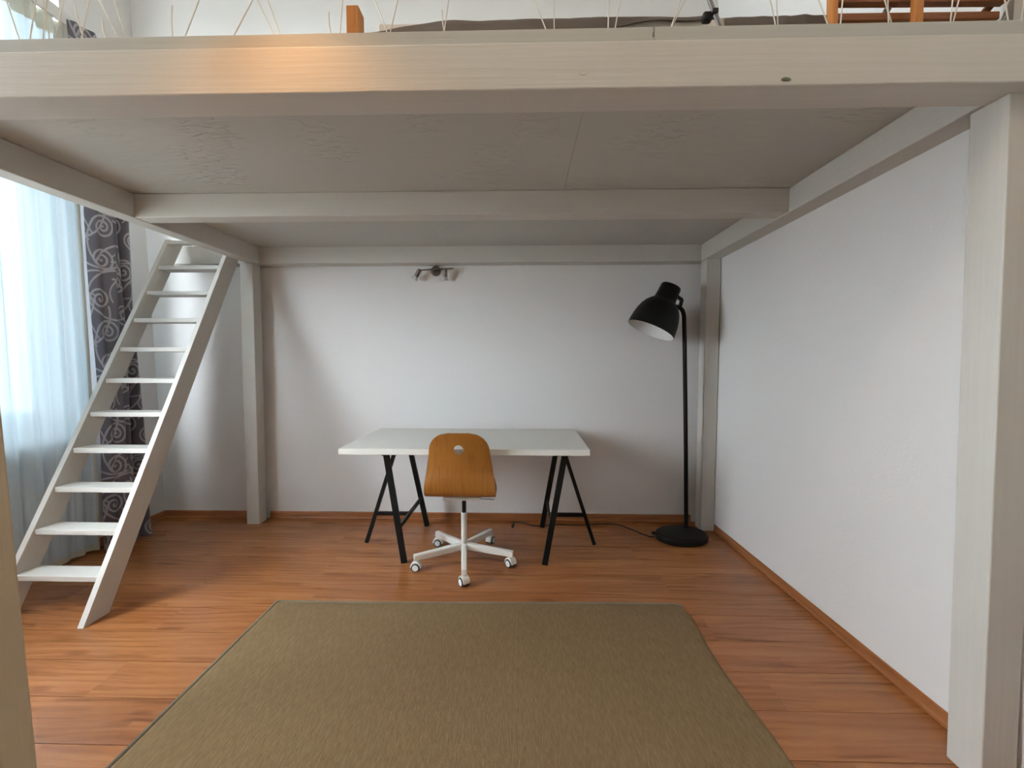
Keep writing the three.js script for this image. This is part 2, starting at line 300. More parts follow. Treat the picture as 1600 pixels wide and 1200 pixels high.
// ---------------------------------------------------------------- loft platform
const YB = 1.96, YT = 2.08, YD = 2.125;
{
  const t = tag(group('loft_platform'), 'white painted timber loft platform on square posts spanning above the desk', 'loft');
  const P = (n, a, b, along) => mesh(n, boxBetween(a, b, 0.004, along), M.paint, t);
  P('front_beam', [-2.08, YB, -1.288], [1.405, YT, -1.18], 'x');
  const right = boxBetween([1.287, YB + 0.002, -3.30], [1.398, YT, -1.288], 0.004, 'z'); mesh('side_beam', right, M.paint, t);
  P('side_beam', [-2.043, YB + 0.002, -3.20], [-1.955, YT, -1.288], 'z');
  P('cross_beam', [-1.955, YB + 0.004, -2.262], [1.287, YT, -2.168], 'x');
  P('back_beam', [-2.60, YB, -3.302], [1.287, YT + 0.012, -3.197], 'x');
  const post = (bx, tx, z0, z1, w) => { const g = boxBetween([0, 0, z0], [w, YB + 0.001, z1], 0.004, 'y'), p = g.attributes.position; for (let i = 0; i < p.count; i++) { const k = p.getY(i) / YB; p.setX(i, p.getX(i) + lerp(bx, tx, k)); } return mesh('post', g, M.paint, t); };
  post(-2.099, -2.086, -3.27, -3.172, 0.097);
  post(1.298, 1.296, -3.225, -3.122, 0.098);
  post(1.337, 1.296, -1.33, -1.225, 0.10);
  post(-2.05, -2.05, -1.285, -1.185, 0.10);
  // deck panels seen from below, with a seam
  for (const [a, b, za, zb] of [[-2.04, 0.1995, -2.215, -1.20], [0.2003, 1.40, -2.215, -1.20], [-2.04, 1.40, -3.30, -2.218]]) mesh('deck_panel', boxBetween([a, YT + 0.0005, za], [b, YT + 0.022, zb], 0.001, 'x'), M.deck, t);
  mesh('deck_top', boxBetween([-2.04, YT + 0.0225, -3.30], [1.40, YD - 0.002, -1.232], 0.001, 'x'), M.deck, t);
  // edge boards along the front, butted with a narrow gap
  for (const [xa, xb] of [[-2.08, 0.3405], [0.3455, 1.405]]) mesh('edge_board', boxBetween([xa, YT + 0.0005, -1.23], [xb, YD, -1.197], 0.002, 'x'), M.paintGrey, t);
  const dw = cyl(0.0105, 0.0105, 0.003, 20); dw.rotateX(Math.PI / 2); dw.translate(0.155, 2.005, -1.1795); mesh('dowel_plug', uvm(dw, 'x'), M.paint, t);
  const ch = new THREE.IcosahedronGeometry(0.009, 2); { const p = ch.attributes.position; for (let i = 0; i < p.count; i++) p.setXYZ(i, p.getX(i) * 1.5 + 0.681, p.getY(i) * 0.75 * (p.getY(i) < 0 ? 0.6 : 1.1) + 1.974, p.getZ(i) * 0.25 - 1.18); }
  const chip = mesh('paint_chip', ch, M.chip, t); chip.userData.label = 'small grey green chipped spot on the lower edge of the beam';
}

// ---------------------------------------------------------------- ladder
{
  const t = tag(group('loft_ladder'), 'white wooden ladder with flat treads leaning up to the loft beside the curtain', 'ladder');
  const sl = 0.55, zf = (y) => -1.892 - sl * y, d = 0.128;
  const stringer = (x0, x1, top) => {
    const s = new THREE.Shape(); s.moveTo(zf(0) , 0); s.lineTo(zf(top), top); s.lineTo(zf(top) - d, top); s.lineTo(zf(0) - d, 0); s.closePath();
    const g = new THREE.ExtrudeGeometry(s, { depth: x1 - x0 - 0.004, bevelEnabled: true, bevelThickness: 0.002, bevelSize: 0.002, bevelOffset: -0.002, bevelSegments: 2 });
    g.rotateY(-Math.PI / 2); // shape x -> z, extrusion -> -x
    g.translate(x1 - 0.002, 0, 0);
    const a = Math.atan(sl); g.rotateX(0); const h = g.clone(); h.rotateX(a); uvm(h, 'y', [rr(0, 2), rr(0, 2)]); g.setAttribute('uv', h.attributes.uv); return g;
  };
  mesh('stringer', stringer(-2.074, -2.044, 2.055), M.paint, t);
  mesh('stringer', stringer(-2.532, -2.502, 2.10), M.paint, t);
  for (let k = 1; k <= 10; k++) { const y = 0.1895 * k; mesh('tread', boxBetween([-2.503, y - 0.027, zf(y) - 0.118], [-2.073, y, zf(y) - 0.008], 0.003, 'x'), M.paint, t); }
  mesh('top_tread', boxBetween([-2.503, 2.062, zf(2.09) - 0.04], [-2.073, 2.088, zf(2.09) + 0.012], 0.003, 'x'), M.paint, t);
}

// ---------------------------------------------------------------- curtains
const RX = -2.735;
{
  const rail = tag(group('curtain_rail', [RX - 0.1, 3.29, 0]), 'white curtain rail with fascia fixed above the tall window', 'curtain rail');
  mesh('fascia', boxBetween([0.075, -0.035, -2.84], [0.092, 0.04, -0.1], 0.004, 'z'), M.white, rail);
  mesh('track', boxBetween([-0.02, 0.0, -2.84], [0.075, 0.028, -0.1], 0.004, 'z'), M.white, rail);
  for (const z of [-2.7, -1.5, -0.2]) mesh('bracket', boxBetween([-0.10, 0.028, z - 0.02], [0.05, 0.05, z + 0.02], 0.003, 'x'), M.white, rail);
  // sheer
  const topY = 3.265, zA = -2.672, zB = -1.78, L = zB - zA;
  const fold = (s, y) => { const t = 1 - y / topY; return 0.020 * Math.sin(s * 62 + 0.9 * Math.sin(s * 9) + 0.5 * t) * (0.6 + 0.4 * Math.sin(s * 17 + 1)) + 0.012 * Math.sin(s * 131 + 2 * Math.sin(s * 13)) * (1 - 0.5 * t) + 0.012 * t * Math.sin(s * 21 + 1.5); };
  const sheerAt = (u, v) => { const y = 0.015 + v * (topY - 0.015), s = u * L, low = Math.max(0, 0.35 - y), edge = smooth(0.35, 0, s); return [RX - 0.035 + fold(s, y) - 0.06 * low * edge, y, zA + s + 0.012 * Math.sin(s * 62 + 1) - 0.03 * (1 - v)]; };
  const c = tag(group('sheer_curtain', [0, 0, 0]), 'sheer white floor-length curtain glowing in front of the window', 'curtain');
  mesh('sheer_fabric', grid(190, 40, sheerAt), M.sheer, c);
  mesh('heading_tape', grid(190, 3, (u, v) => { const p = sheerAt(u, 0.965 + 0.035 * v); return [p[0] + 0.004, p[1], p[2]]; }), M.sheerTape, c);
  const hem = grid(190, 2, (u, v) => { const p = sheerAt(u, 0.013 * v); return [p[0] + 0.003, p[1], p[2]]; }); mesh('hem', hem, M.sheerTape, c);
  mesh('side_hem', grid(2, 60, (u, v) => { const p = sheerAt(u * 0.03, v * 0.96); return [p[0] + 0.004, p[1], p[2]]; }), M.sheerTape, c);
  // patterned drape, gathered in deep rolls
  const d = tag(group('patterned_curtain', [0, 0, 0]), 'dark grey curtain with silver spiral pattern gathered beside the window', 'curtain');
  const n = 90, prof = [];
  for (let i = 0; i <= n; i++) {
    const u = i / n; // plan path: a wide roll, a dark groove, a narrower roll turned to the wall
    const z = lerp(-2.612, -2.945, u), groove = Math.exp(-(((u - 0.66) / 0.055) ** 2));
    const x = RX + 0.025 + 0.07 * Math.sin(Math.PI * Math.min(1, u / 0.66)) ** 0.7 + (u > 0.66 ? 0.055 * Math.sin(Math.PI * Math.min(1, (u - 0.66) / 0.34)) ** 0.8 : 0) - 0.05 * groove + 0.012 * Math.sin(u * 26) * (u < 0.6 ? 1 : 0.4);
    prof.push([x, z]);
  }
  let run = [0]; for (let i = 1; i <= n; i++) run.push(run[i - 1] + Math.hypot(prof[i][0] - prof[i - 1][0], prof[i][1] - prof[i - 1][1]) * 1.25);
  const at = (u, v) => { const k = Math.min(n, Math.round(u * n)), [x, z] = prof[k], y = 0.012 + v * 3.253, t = 1 - v, w = 1 - 0.15 * Math.sin(v * 3.1), dz = -0.055 * t; return [RX + 0.02 + (x - RX - 0.02) * (0.85 + 0.35 * t) + 0.006 * Math.sin(v * 9 + u * 7), y, -2.80 + (z + 2.80) * w + dz + 0.004 * Math.sin(v * 14 + u * 9)]; };
  mesh('drape_fabric', grid(n, 60, at, (u, v) => [run[Math.round(u * n)], v * 3.25]), M.drape, d);
  mesh('drape_hem', grid(n, 2, (u, v) => { const p = at(u, 0.02 * v); return [p[0] + 0.003, p[1], p[2]]; }, (u, v) => [run[Math.round(u * n)], v * 0.06]), M.drape, d);
}

// ---------------------------------------------------------------- rug
{
  const t = tag(group('rug'), 'large flat woven olive beige rug lying on the laminate floor', 'rug');
  const zf = -2.138, zn = 0.62, xl = -1.266;
  const xr = (z) => { const w = 0.822 + 0.010 * Math.sin(z * 4.2) + 0.006 * Math.sin(z * 9 + 1); return w; };
  const rgn = [makeNoise(22, 6), makeNoise(40, 14), makeNoise(7, 7)];
  const edgeXY = (u, v) => { // v 0 far .. 1 near
    let z = lerp(zf, zn, v), b = xr(z), x = lerp(xl, b, u);
    z += 0.008 * Math.sin(u * 5 + 0.6) * (1 - v) - 0.012 * u * (1 - v);
    const cx = b - 0.055, cz = zf + 0.075, dx = x - cx, dz = cz - z; // far right corner is rubbed round
    if (dx > 0 && dz > 0) { const k = Math.max(dx / 0.055, dz / 0.075), l = Math.hypot(dx / 0.055, dz / 0.075); if (l > 1e-6) { x = cx + dx * k / l; z = cz - dz * k / l; } }
    return [x, z];
  };
  const height = (u, v, x, z) => { const e = Math.min(1, Math.min(u, 1 - u, v * 1.4, (1 - v) * 1.4) * 40), a = x + 0.55 * (z + 1.2) * (u < 0.4 ? 0.7 : -0.2); return 0.006 + e * (0.0022 * rgn[0](a / 1.6, z / 3) + 0.0012 * rgn[1](a / 1.6, z / 3) + 0.002 * rgn[2](x / 2.4, z / 3)); };
  mesh('rug_weave', grid(200, 260, (u, v) => { const [x, z] = edgeXY(u, v); const rim = u === 0 || u === 1 || v === 0 || v === 1; return [x, rim ? 0.001 : height(u, v, x, z), z]; }, (u, v) => { const [x, z] = edgeXY(u, v); return [x, z]; }), M.rug, t);
  t.children[0].geometry.index.array.reverse(); t.children[0].geometry.computeVertexNormals();
  const path = []; for (let i = 0; i <= 60; i++) path.push(edgeXY(0, 1 - i / 60)); for (let i = 1; i <= 80; i++) path.push(edgeXY(i / 80, 0)); 
  const tb = tube(path.map(([x, z]) => [x, 0, z]), 0.008, 500, 8); { const p = tb.attributes.position; for (let i = 0; i < p.count; i++) p.setY(i, 0.005 + p.getY(i) * 0.5); tb.computeVertexNormals(); }
  mesh('rug_binding', tb, M.binding, t);
}

// ---------------------------------------------------------------- desk
{
  const cx = -0.346, g = new RoundedBoxGeometry(1.47, 0.036, 0.75, 3, 0.0025); uvm(g, 'x');
  const top = tag(mesh('desk_top', g, M.tabletop), 'white rectangular desk top resting on two black trestles', 'table top'); top.position.set(cx, 0.712, -2.853);
  const trestle = (name) => {
    const t = group(name);
    // local: the bar runs along z at x = 0; the single leg leans out towards -x
    const y = 0.688;
    mesh('top_bar', bar([0, y - 0.012, -0.275], [0, y - 0.012, 0.28], 0.034, 0.024, V(1, 0, 0)), M.black, t);
    mesh('leg', bar([0.005, y - 0.02, 0.255], [0.118, 0.002, 0.292], 0.036, 0.020, V(1, 0, 0)), M.black, t);
    mesh('leg', bar([0.005, y - 0.02, -0.25], [0.128, 0.002, -0.30], 0.036, 0.020, V(1, 0, 0)), M.black, t);
    mesh('leg', bar([-0.005, y - 0.02, 0.0], [-0.222, 0.002, 0.0], 0.024, 0.024, V(0, 0, 1)), M.black, t);
    mesh('stretcher', bar([0.081, 0.215, 0.277], [0.088, 0.215, -0.28], 0.016, 0.028, V(1, 0, 0)), M.black, t);
    mesh('cross_bar', bar([-0.152, 0.205, 0.0], [0.083, 0.205, 0.0], 0.022, 0.024, V(0, 0, 1)), M.black, t);
    return t;
  };
  const a = tag(trestle('trestle'), 'black metal trestle under the left end of the desk, nearer the ladder', 'trestle', 'black trestles under the desk'); a.position.set(-0.846, 0, -2.868);
  const b = a.clone(); b.name = numbered('trestle'); b.userData = { ...a.userData, label: 'black metal trestle under the right end of the desk, nearer the floor lamp' };
  b.rotation.y = Math.PI; b.position.set(0.262, 0, -2.872); scene.add(b);
}

// ---------------------------------------------------------------- swivel chair
{
  const t = tag(group('swivel_chair', [-0.362, 0, -2.61]), 'bent plywood swivel chair on a white five-star base with casters', 'chair');
  // side profile (z, y) from seat front to back top; the sitter faces -z
  const prof = new THREE.CatmullRomCurve3([V(0, 0.438, -0.235), V(0, 0.458, -0.19), V(0, 0.462, -0.10), V(0, 0.456, 0.0), V(0, 0.452, 0.09), V(0, 0.457, 0.145), V(0, 0.482, 0.178), V(0, 0.53, 0.187), V(0, 0.62, 0.185), V(0, 0.72, 0.197), V(0, 0.79, 0.212), V(0, 0.838, 0.226)], false, 'centripetal');
  const NS = 90, NU = 40, th = 0.0105, pts = prof.getSpacedPoints(NS), tot = prof.getLength();
  const half = (s) => { // half width at arc length share s
    const L = s * tot, back = tot - L;
    let w = 0.205; const y = pts[Math.round(s * NS)].y, z = pts[Math.round(s * NS)].z;
    if (z < 0.14) w = lerp(0.175, 0.205, smooth(0, 0.3, L)); else w = lerp(0.205, 0.160, smooth(0.47, 0.86, y) * 0.95);
    const rF = 0.07, rB = 0.095; // rounded corners at front and top
    if (L < rF) w -= rF * (1 - Math.sqrt(Math.max(0, 1 - (1 - L / rF) ** 2)));
    if (back < rB) w -= 0.105 * (1 - Math.sqrt(Math.max(0, 1 - (1 - back / rB) ** 2))) ;
    return w;
  };
  const P = (u, s, side) => {
    const k = Math.min(NS, Math.max(0, Math.round(s * NS))), p = pts[k], q0 = pts[Math.max(0, k - 1)], q1 = pts[Math.min(NS, k + 1)];
    const ty = q1.y - q0.y, tz = q1.z - q0.z, l = Math.hypot(ty, tz), ny = tz / l, nz = -ty / l; // normal to the upper / front face
    const x = half(s) * u, up = smooth(0.5, 0.62, p.y), dish = (1 - up) * 0.010 * u * u;
    const bend = -0.020 * u * u * up * smooth(0.88, 0.7, p.y);
    return [x, p.y + ny * side * th / 2 + dish * (p.z < 0.12 ? 1 : 0.2), p.z + nz * side * th / 2 + bend];
  };
  const pos = [], uv = [], idx = [];
  const surf = (side) => { const b = pos.length / 3; for (let j = 0; j <= NS; j++) for (let i = 0; i <= NU; i++) { const u = Math.sin(((i / NU) * 2 - 1) * Math.PI / 2), p = P(u, j / NS, side); pos.push(...p); uv.push(j / NS * tot, p[0]); } for (let j = 0; j < NS; j++) for (let i = 0; i < NU; i++) { const a = b + j * (NU + 1) + i, c = a + NU + 1; side > 0 ? idx.push(a, c + 1, a + 1, a, c, c + 1) : idx.push(a, a + 1, c + 1, a, c + 1, c); } return b; };
  const A = surf(1), B = surf(-1), rim = [];
  for (let i = 0; i <= NU; i++) rim.push(i); for (let j = 1; j <= NS; j++) rim.push(j * (NU + 1) + NU); for (let i = NU - 1; i >= 0; i--) rim.push(NS * (NU + 1) + i); for (let j = NS - 1; j >= 1; j--) rim.push(j * (NU + 1));
  for (let k = 0; k < rim.length; k++) { const a = rim[k], b = rim[(k + 1) % rim.length]; idx.push(A + a, B + b, B + a, A + a, A + b, B + b); }
  let g = new THREE.BufferGeometry(); g.setAttribute('position', new THREE.Float32BufferAttribute(pos, 3)); g.setAttribute('uv', new THREE.Float32BufferAttribute(uv, 2)); g.setIndex(idx);
  // outward faces
  { const p = g.attributes.position, ix = g.index.array; let vol = 0; const a = V(), b = V(), c = V(); for (let i = 0; i < ix.length; i += 3) { a.fromBufferAttribute(p, ix[i]); b.fromBufferAttribute(p, ix[i + 1]); c.fromBufferAttribute(p, ix[i + 2]); vol += a.dot(b.cross(c)); } if (vol < 0) for (let i = 0; i < ix.length; i += 3) [ix[i], ix[i + 1]] = [ix[i + 1], ix[i]]; }
  g = toCreasedNormals(g, 0.7);
  const hole = cyl(0.0285, 0.0285, 0.2, 40); hole.rotateX(Math.PI / 2); hole.translate(0.0, 0.740, 0.2);
  const A1 = new Brush(g), B1 = new Brush(hole); A1.updateMatrixWorld(); B1.updateMatrixWorld();
  const ev = new Evaluator(); ev.useGroups = false; ev.attributes = ['position', 'normal', 'uv'];
  const shell = ev.evaluate(A1, B1, SUBTRACTION).geometry;
  mesh('seat_shell', shell, M.ply, t);
  // mechanism plate, lever, column
  const plate = new RoundedBoxGeometry(0.22, 0.022, 0.20, 3, 0.009); plate.translate(0, 0.430, 0.02);
  const cone = cyl(0.03, 0.06, 0.022, 28); cone.translate(0, 0.412, 0);
  mesh('mechanism', merge([plate, cone]), M.chairMetal, t);
  mesh('lever', tube([[0.03, 0.416, 0.03], [0.09, 0.414, 0.05], [0.19, 0.410, 0.06]], 0.003, 20, 8), M.greyMetal, t);
  const gas = cyl(0.0125, 0.0125, 0.115, 24); gas.translate(0, 0.354, 0); mesh('gas_spring', gas, M.black, t);
  mesh('column', lathe([[0, 0.066], [0.021, 0.066], [0.024, 0.071], [0.024, 0.128], [0.0185, 0.136], [0.0185, 0.305], [0.0165, 0.310], [0.012, 0.310]], 32), M.chairMetal, t);
  const caster = new THREE.Group(); caster.name = 'caster';
  for (let k = 0; k < 5; k++) {
    const a = (7.6 + 72 * k - (k === 1 ? 2.5 : 0)) * Math.PI / 180, dx = Math.sin(a), dz = Math.cos(a), side = V(dz, 0, -dx);
    const s = new THREE.Shape(); s.moveTo(-0.016, -0.020); s.lineTo(0.016, -0.020); s.lineTo(0.016, 0.014); s.quadraticCurveTo(0.015, 0.019, 0.009, 0.020); s.lineTo(-0.009, 0.020); s.quadraticCurveTo(-0.015, 0.019, -0.016, 0.014); s.closePath();
    const arm = new THREE.ExtrudeGeometry(s, { depth: 0.29, bevelEnabled: true, bevelThickness: 0.003, bevelSize: 0.002, bevelOffset: -0.002, bevelSegments: 2, curveSegments: 4 });
    { const p = arm.attributes.position; for (let i = 0; i < p.count; i++) { const q = p.getZ(i) / 0.29; p.setX(i, p.getX(i) * lerp(1.1, 0.95, q)); p.setY(i, p.getY(i) * lerp(1.0, 0.82, q) - 0.018 * q); } arm.computeVertexNormals(); }
    arm.applyMatrix4(new THREE.Matrix4().makeBasis(side, V(0, 1, 0), V(dx, 0, dz).normalize()).setPosition(dx * 0.018, 0.101, dz * 0.018));
    mesh('base_arm', arm, M.chairMetal, t);
    // caster: hood with two wheels, turned its own way
    const ya = [0.5, -0.55, 0.1, 0.75, -0.5][k], R = 0.297;
    const hoodS = new THREE.Shape(); hoodS.moveTo(-0.033, -0.010); hoodS.absarc(0, -0.002, 0.033, Math.PI * 1.02, -0.15, true); hoodS.lineTo(0.014, -0.008); hoodS.closePath();
    const hood = new THREE.ExtrudeGeometry(hoodS, { depth: 0.034, bevelEnabled: true, bevelThickness: 0.004, bevelSize: 0.003, bevelOffset: -0.003, bevelSegments: 2, curveSegments: 14 }); hood.translate(0, 0.030, -0.017);
    const stem = cyl(0.010, 0.010, 0.022, 14); stem.translate(0.002, 0.066, 0);
    const cgrp = mesh('caster', merge([hood.toNonIndexed(), stem.toNonIndexed()]), M.chairMetal, t);
    cgrp.position.set(dx * R, 0, dz * R); cgrp.rotation.y = a + Math.PI / 2 + ya;
    for (const sgn of [-1, 1]) {
      const wh = lathe([[0, -0.006], [0.014, -0.007], [0.019, -0.006]], 28), tr = lathe([[0.018, -0.0065], [0.0235, -0.006], [0.0262, -0.002], [0.0262, 0.004], [0.022, 0.007]], 28);
      for (const q of [wh, tr]) { q.rotateX(Math.PI / 2); if (sgn > 0) q.rotateY(Math.PI); q.translate(0, 0.0268, sgn * 0.0195); }
      const w1 = mesh('wheel', tr, Object.assign(M.rubber, { side: THREE.DoubleSide }), cgrp); mesh('hub_cap', wh, M.white2 ?? (M.white2 = Object.assign(M.white.clone(), { side: THREE.DoubleSide })), cgrp);
    }
  }
}

// ---------------------------------------------------------------- floor lamp
{
  const t = tag(group('floor_lamp', [1.108, 0, -2.985]), 'tall black metal floor lamp with bell shade in the right corner', 'floor lamp');
  // base: oval disc
  const base = lathe([[0, 0.002], [0.175, 0.002], [0.180, 0.006], [0.180, 0.030], [0.172, 0.044], [0.155, 0.050], [0, 0.052]], 64); base.scale(1, 1, 0.80); base.rotateY(0.10);
  mesh('base', base, M.lampBlack, t);
  const knob = cyl(0.010, 0.012, 0.02, 16); knob.rotateZ(Math.PI / 2); knob.translate(-0.186, 0.032, -0.02); mesh('switch', knob, M.black, t);
  const collar = cyl(0.022, 0.019, 0.014, 24); collar.translate(0.066, 0.057, -0.085); mesh('collar', collar, M.lampBlack, t);
  mesh('pole', capsuleTube([[0.066, 0.05, -0.085], [0.048, 0.60, -0.077], [0.029, 1.10, -0.07], [0.012, 1.50, -0.063], [0.008, 1.555, -0.062], [-0.006, 1.592, -0.058], [-0.032, 1.612, -0.052], [-0.075, 1.618, -0.045]], 0.0145, 120, 16), M.lampBlack, t);
  // shade about its own axis: y up is the cap, origin at the cap; then tilted
  const out = [[0, 0.004], [0.050, 0.002], [0.066, -0.002], [0.069, -0.010], [0.071, -0.06], [0.074, -0.098], [0.080, -0.112], [0.098, -0.128], [0.118, -0.150], [0.135, -0.180], [0.149, -0.220], [0.157, -0.260], [0.162, -0.300], [0.164, -0.335]];
  const inn = out.slice(2).map(([r, y]) => [r - 0.003, y]).reverse();
  const ax = V(-0.427, -0.904, 0.06).normalize().negate(); // towards the cap
  const q = new THREE.Quaternion().setFromUnitVectors(V(0, 1, 0), ax), cap = V(-0.088, 1.755, -0.045);
  const place = (g) => { g.applyQuaternion(q); g.translate(cap.x, cap.y, cap.z); return g; };
  const shade = mesh('lamp_shade', place(lathe([...out, [0.1625, -0.3365]], 64)), Object.assign(M.lampBlack, { side: THREE.DoubleSide }), t);
  mesh('shade_lining', place(lathe([[0.1622, -0.3362], ...inn, [0, -0.004]], 64)), Object.assign(M.white.clone(), { side: THREE.DoubleSide }), shade);
  mesh('bulb', place(lathe([[0, -0.25], [0.018, -0.247], [0.029, -0.235], [0.032, -0.215], [0.028, -0.19], [0.016, -0.16], [0.014, -0.10], [0, -0.10]].reverse(), 24)), M.sheet, shade);
  mesh('bracket', merge([bar([-0.055, 1.688, -0.045], [-0.014, 1.660, -0.045], 0.030, 0.020, V(0, 0, 1)), bar([-0.014, 1.664, -0.045], [-0.024, 1.618, -0.05], 0.030, 0.018, V(0, 0, 1))]), M.lampBlack, t);
  // power cord along the wall with its plug
  const fl = [[0.93, 0.02, -2.985], [0.905, 0.006, -3.0], [0.812, 0.005, -3.115], [0.745, 0.005, -3.205], [0.70, 0.005, -3.228], [0.624, 0.005, -3.234], [0.53, 0.005, -3.222], [0.426, 0.005, -3.207], [0.34, 0.005, -3.208], [0.259, 0.005, -3.213], [0.17, 0.005, -3.194], [0.103, 0.005, -3.184], [0.05, 0.005, -3.208], [0.0, 0.006, -3.243], [-0.04, 0.008, -3.252], [-0.068, 0.012, -3.235], [-0.074, 0.012, -3.19]].map(([x, y, z]) => [x - 1.108, y, z + 2.985]);
  mesh('power_cord', tube(fl, 0.0042, 200, 8), M.blackCable, t);
  const pl = cyl(0.013, 0.009, 0.05, 16); pl.rotateX(Math.PI / 2); pl.translate(-0.074 - 1.108, 0.014, -3.16 + 2.985); mesh('plug', pl, M.blackCable, t);
}

// ---------------------------------------------------------------- wall spotlight bar
{
  const t = tag(group('wall_spotlight', [-0.662, 1.921, ZB]), 'small brushed metal wall light with two swivel spots below the back beam', 'wall light');
  const plate = lathe([[0, 0.018], [0.030, 0.018], [0.036, 0.015], [0.038, 0.008], [0.038, 0]], 36); plate.rotateX(Math.PI / 2); mesh('wall_plate', plate, M.steel, t);
  mesh('bar', capsuleTube([[-0.118, -0.004, 0.055], [0, 0.003, 0.055], [0.138, 0.008, 0.055]], 0.0048, 20, 12), M.steel, t);
  const arm = cyl(0.007, 0.007, 0.045, 14); arm.rotateX(Math.PI / 2); arm.translate(0, 0.002, 0.034); mesh('bar_stem', arm, M.steel, t);
  const head = (x, y, rz, rx) => {
    const h = lathe([[0, 0.008], [0.010, 0.007], [0.015, 0.002], [0.0165, -0.01], [0.0165, -0.052], [0.015, -0.054]], 28), g = group('spot_head', [x, y, 0.066], t);
    g.rotation.set(rx, 0, rz);
    mesh('head_shell', h, Object.assign(M.steel, { side: THREE.DoubleSide }), g);
    mesh('reflector_bulb', lathe([[0.012, -0.048], [0.016, -0.056], [0.023, -0.072], [0.025, -0.078], [0.022, -0.080], [0, -0.079]], 28), M.chromeBulb ?? (M.chromeBulb = std({ color: lin(0.9, 0.9, 0.88), roughness: 0.25, metalness: 0.3, side: THREE.DoubleSide })), g);
  };
  head(-0.108, -0.006, -0.62, 0.25); head(0.083, 0.0, -0.08, 0.3);
}

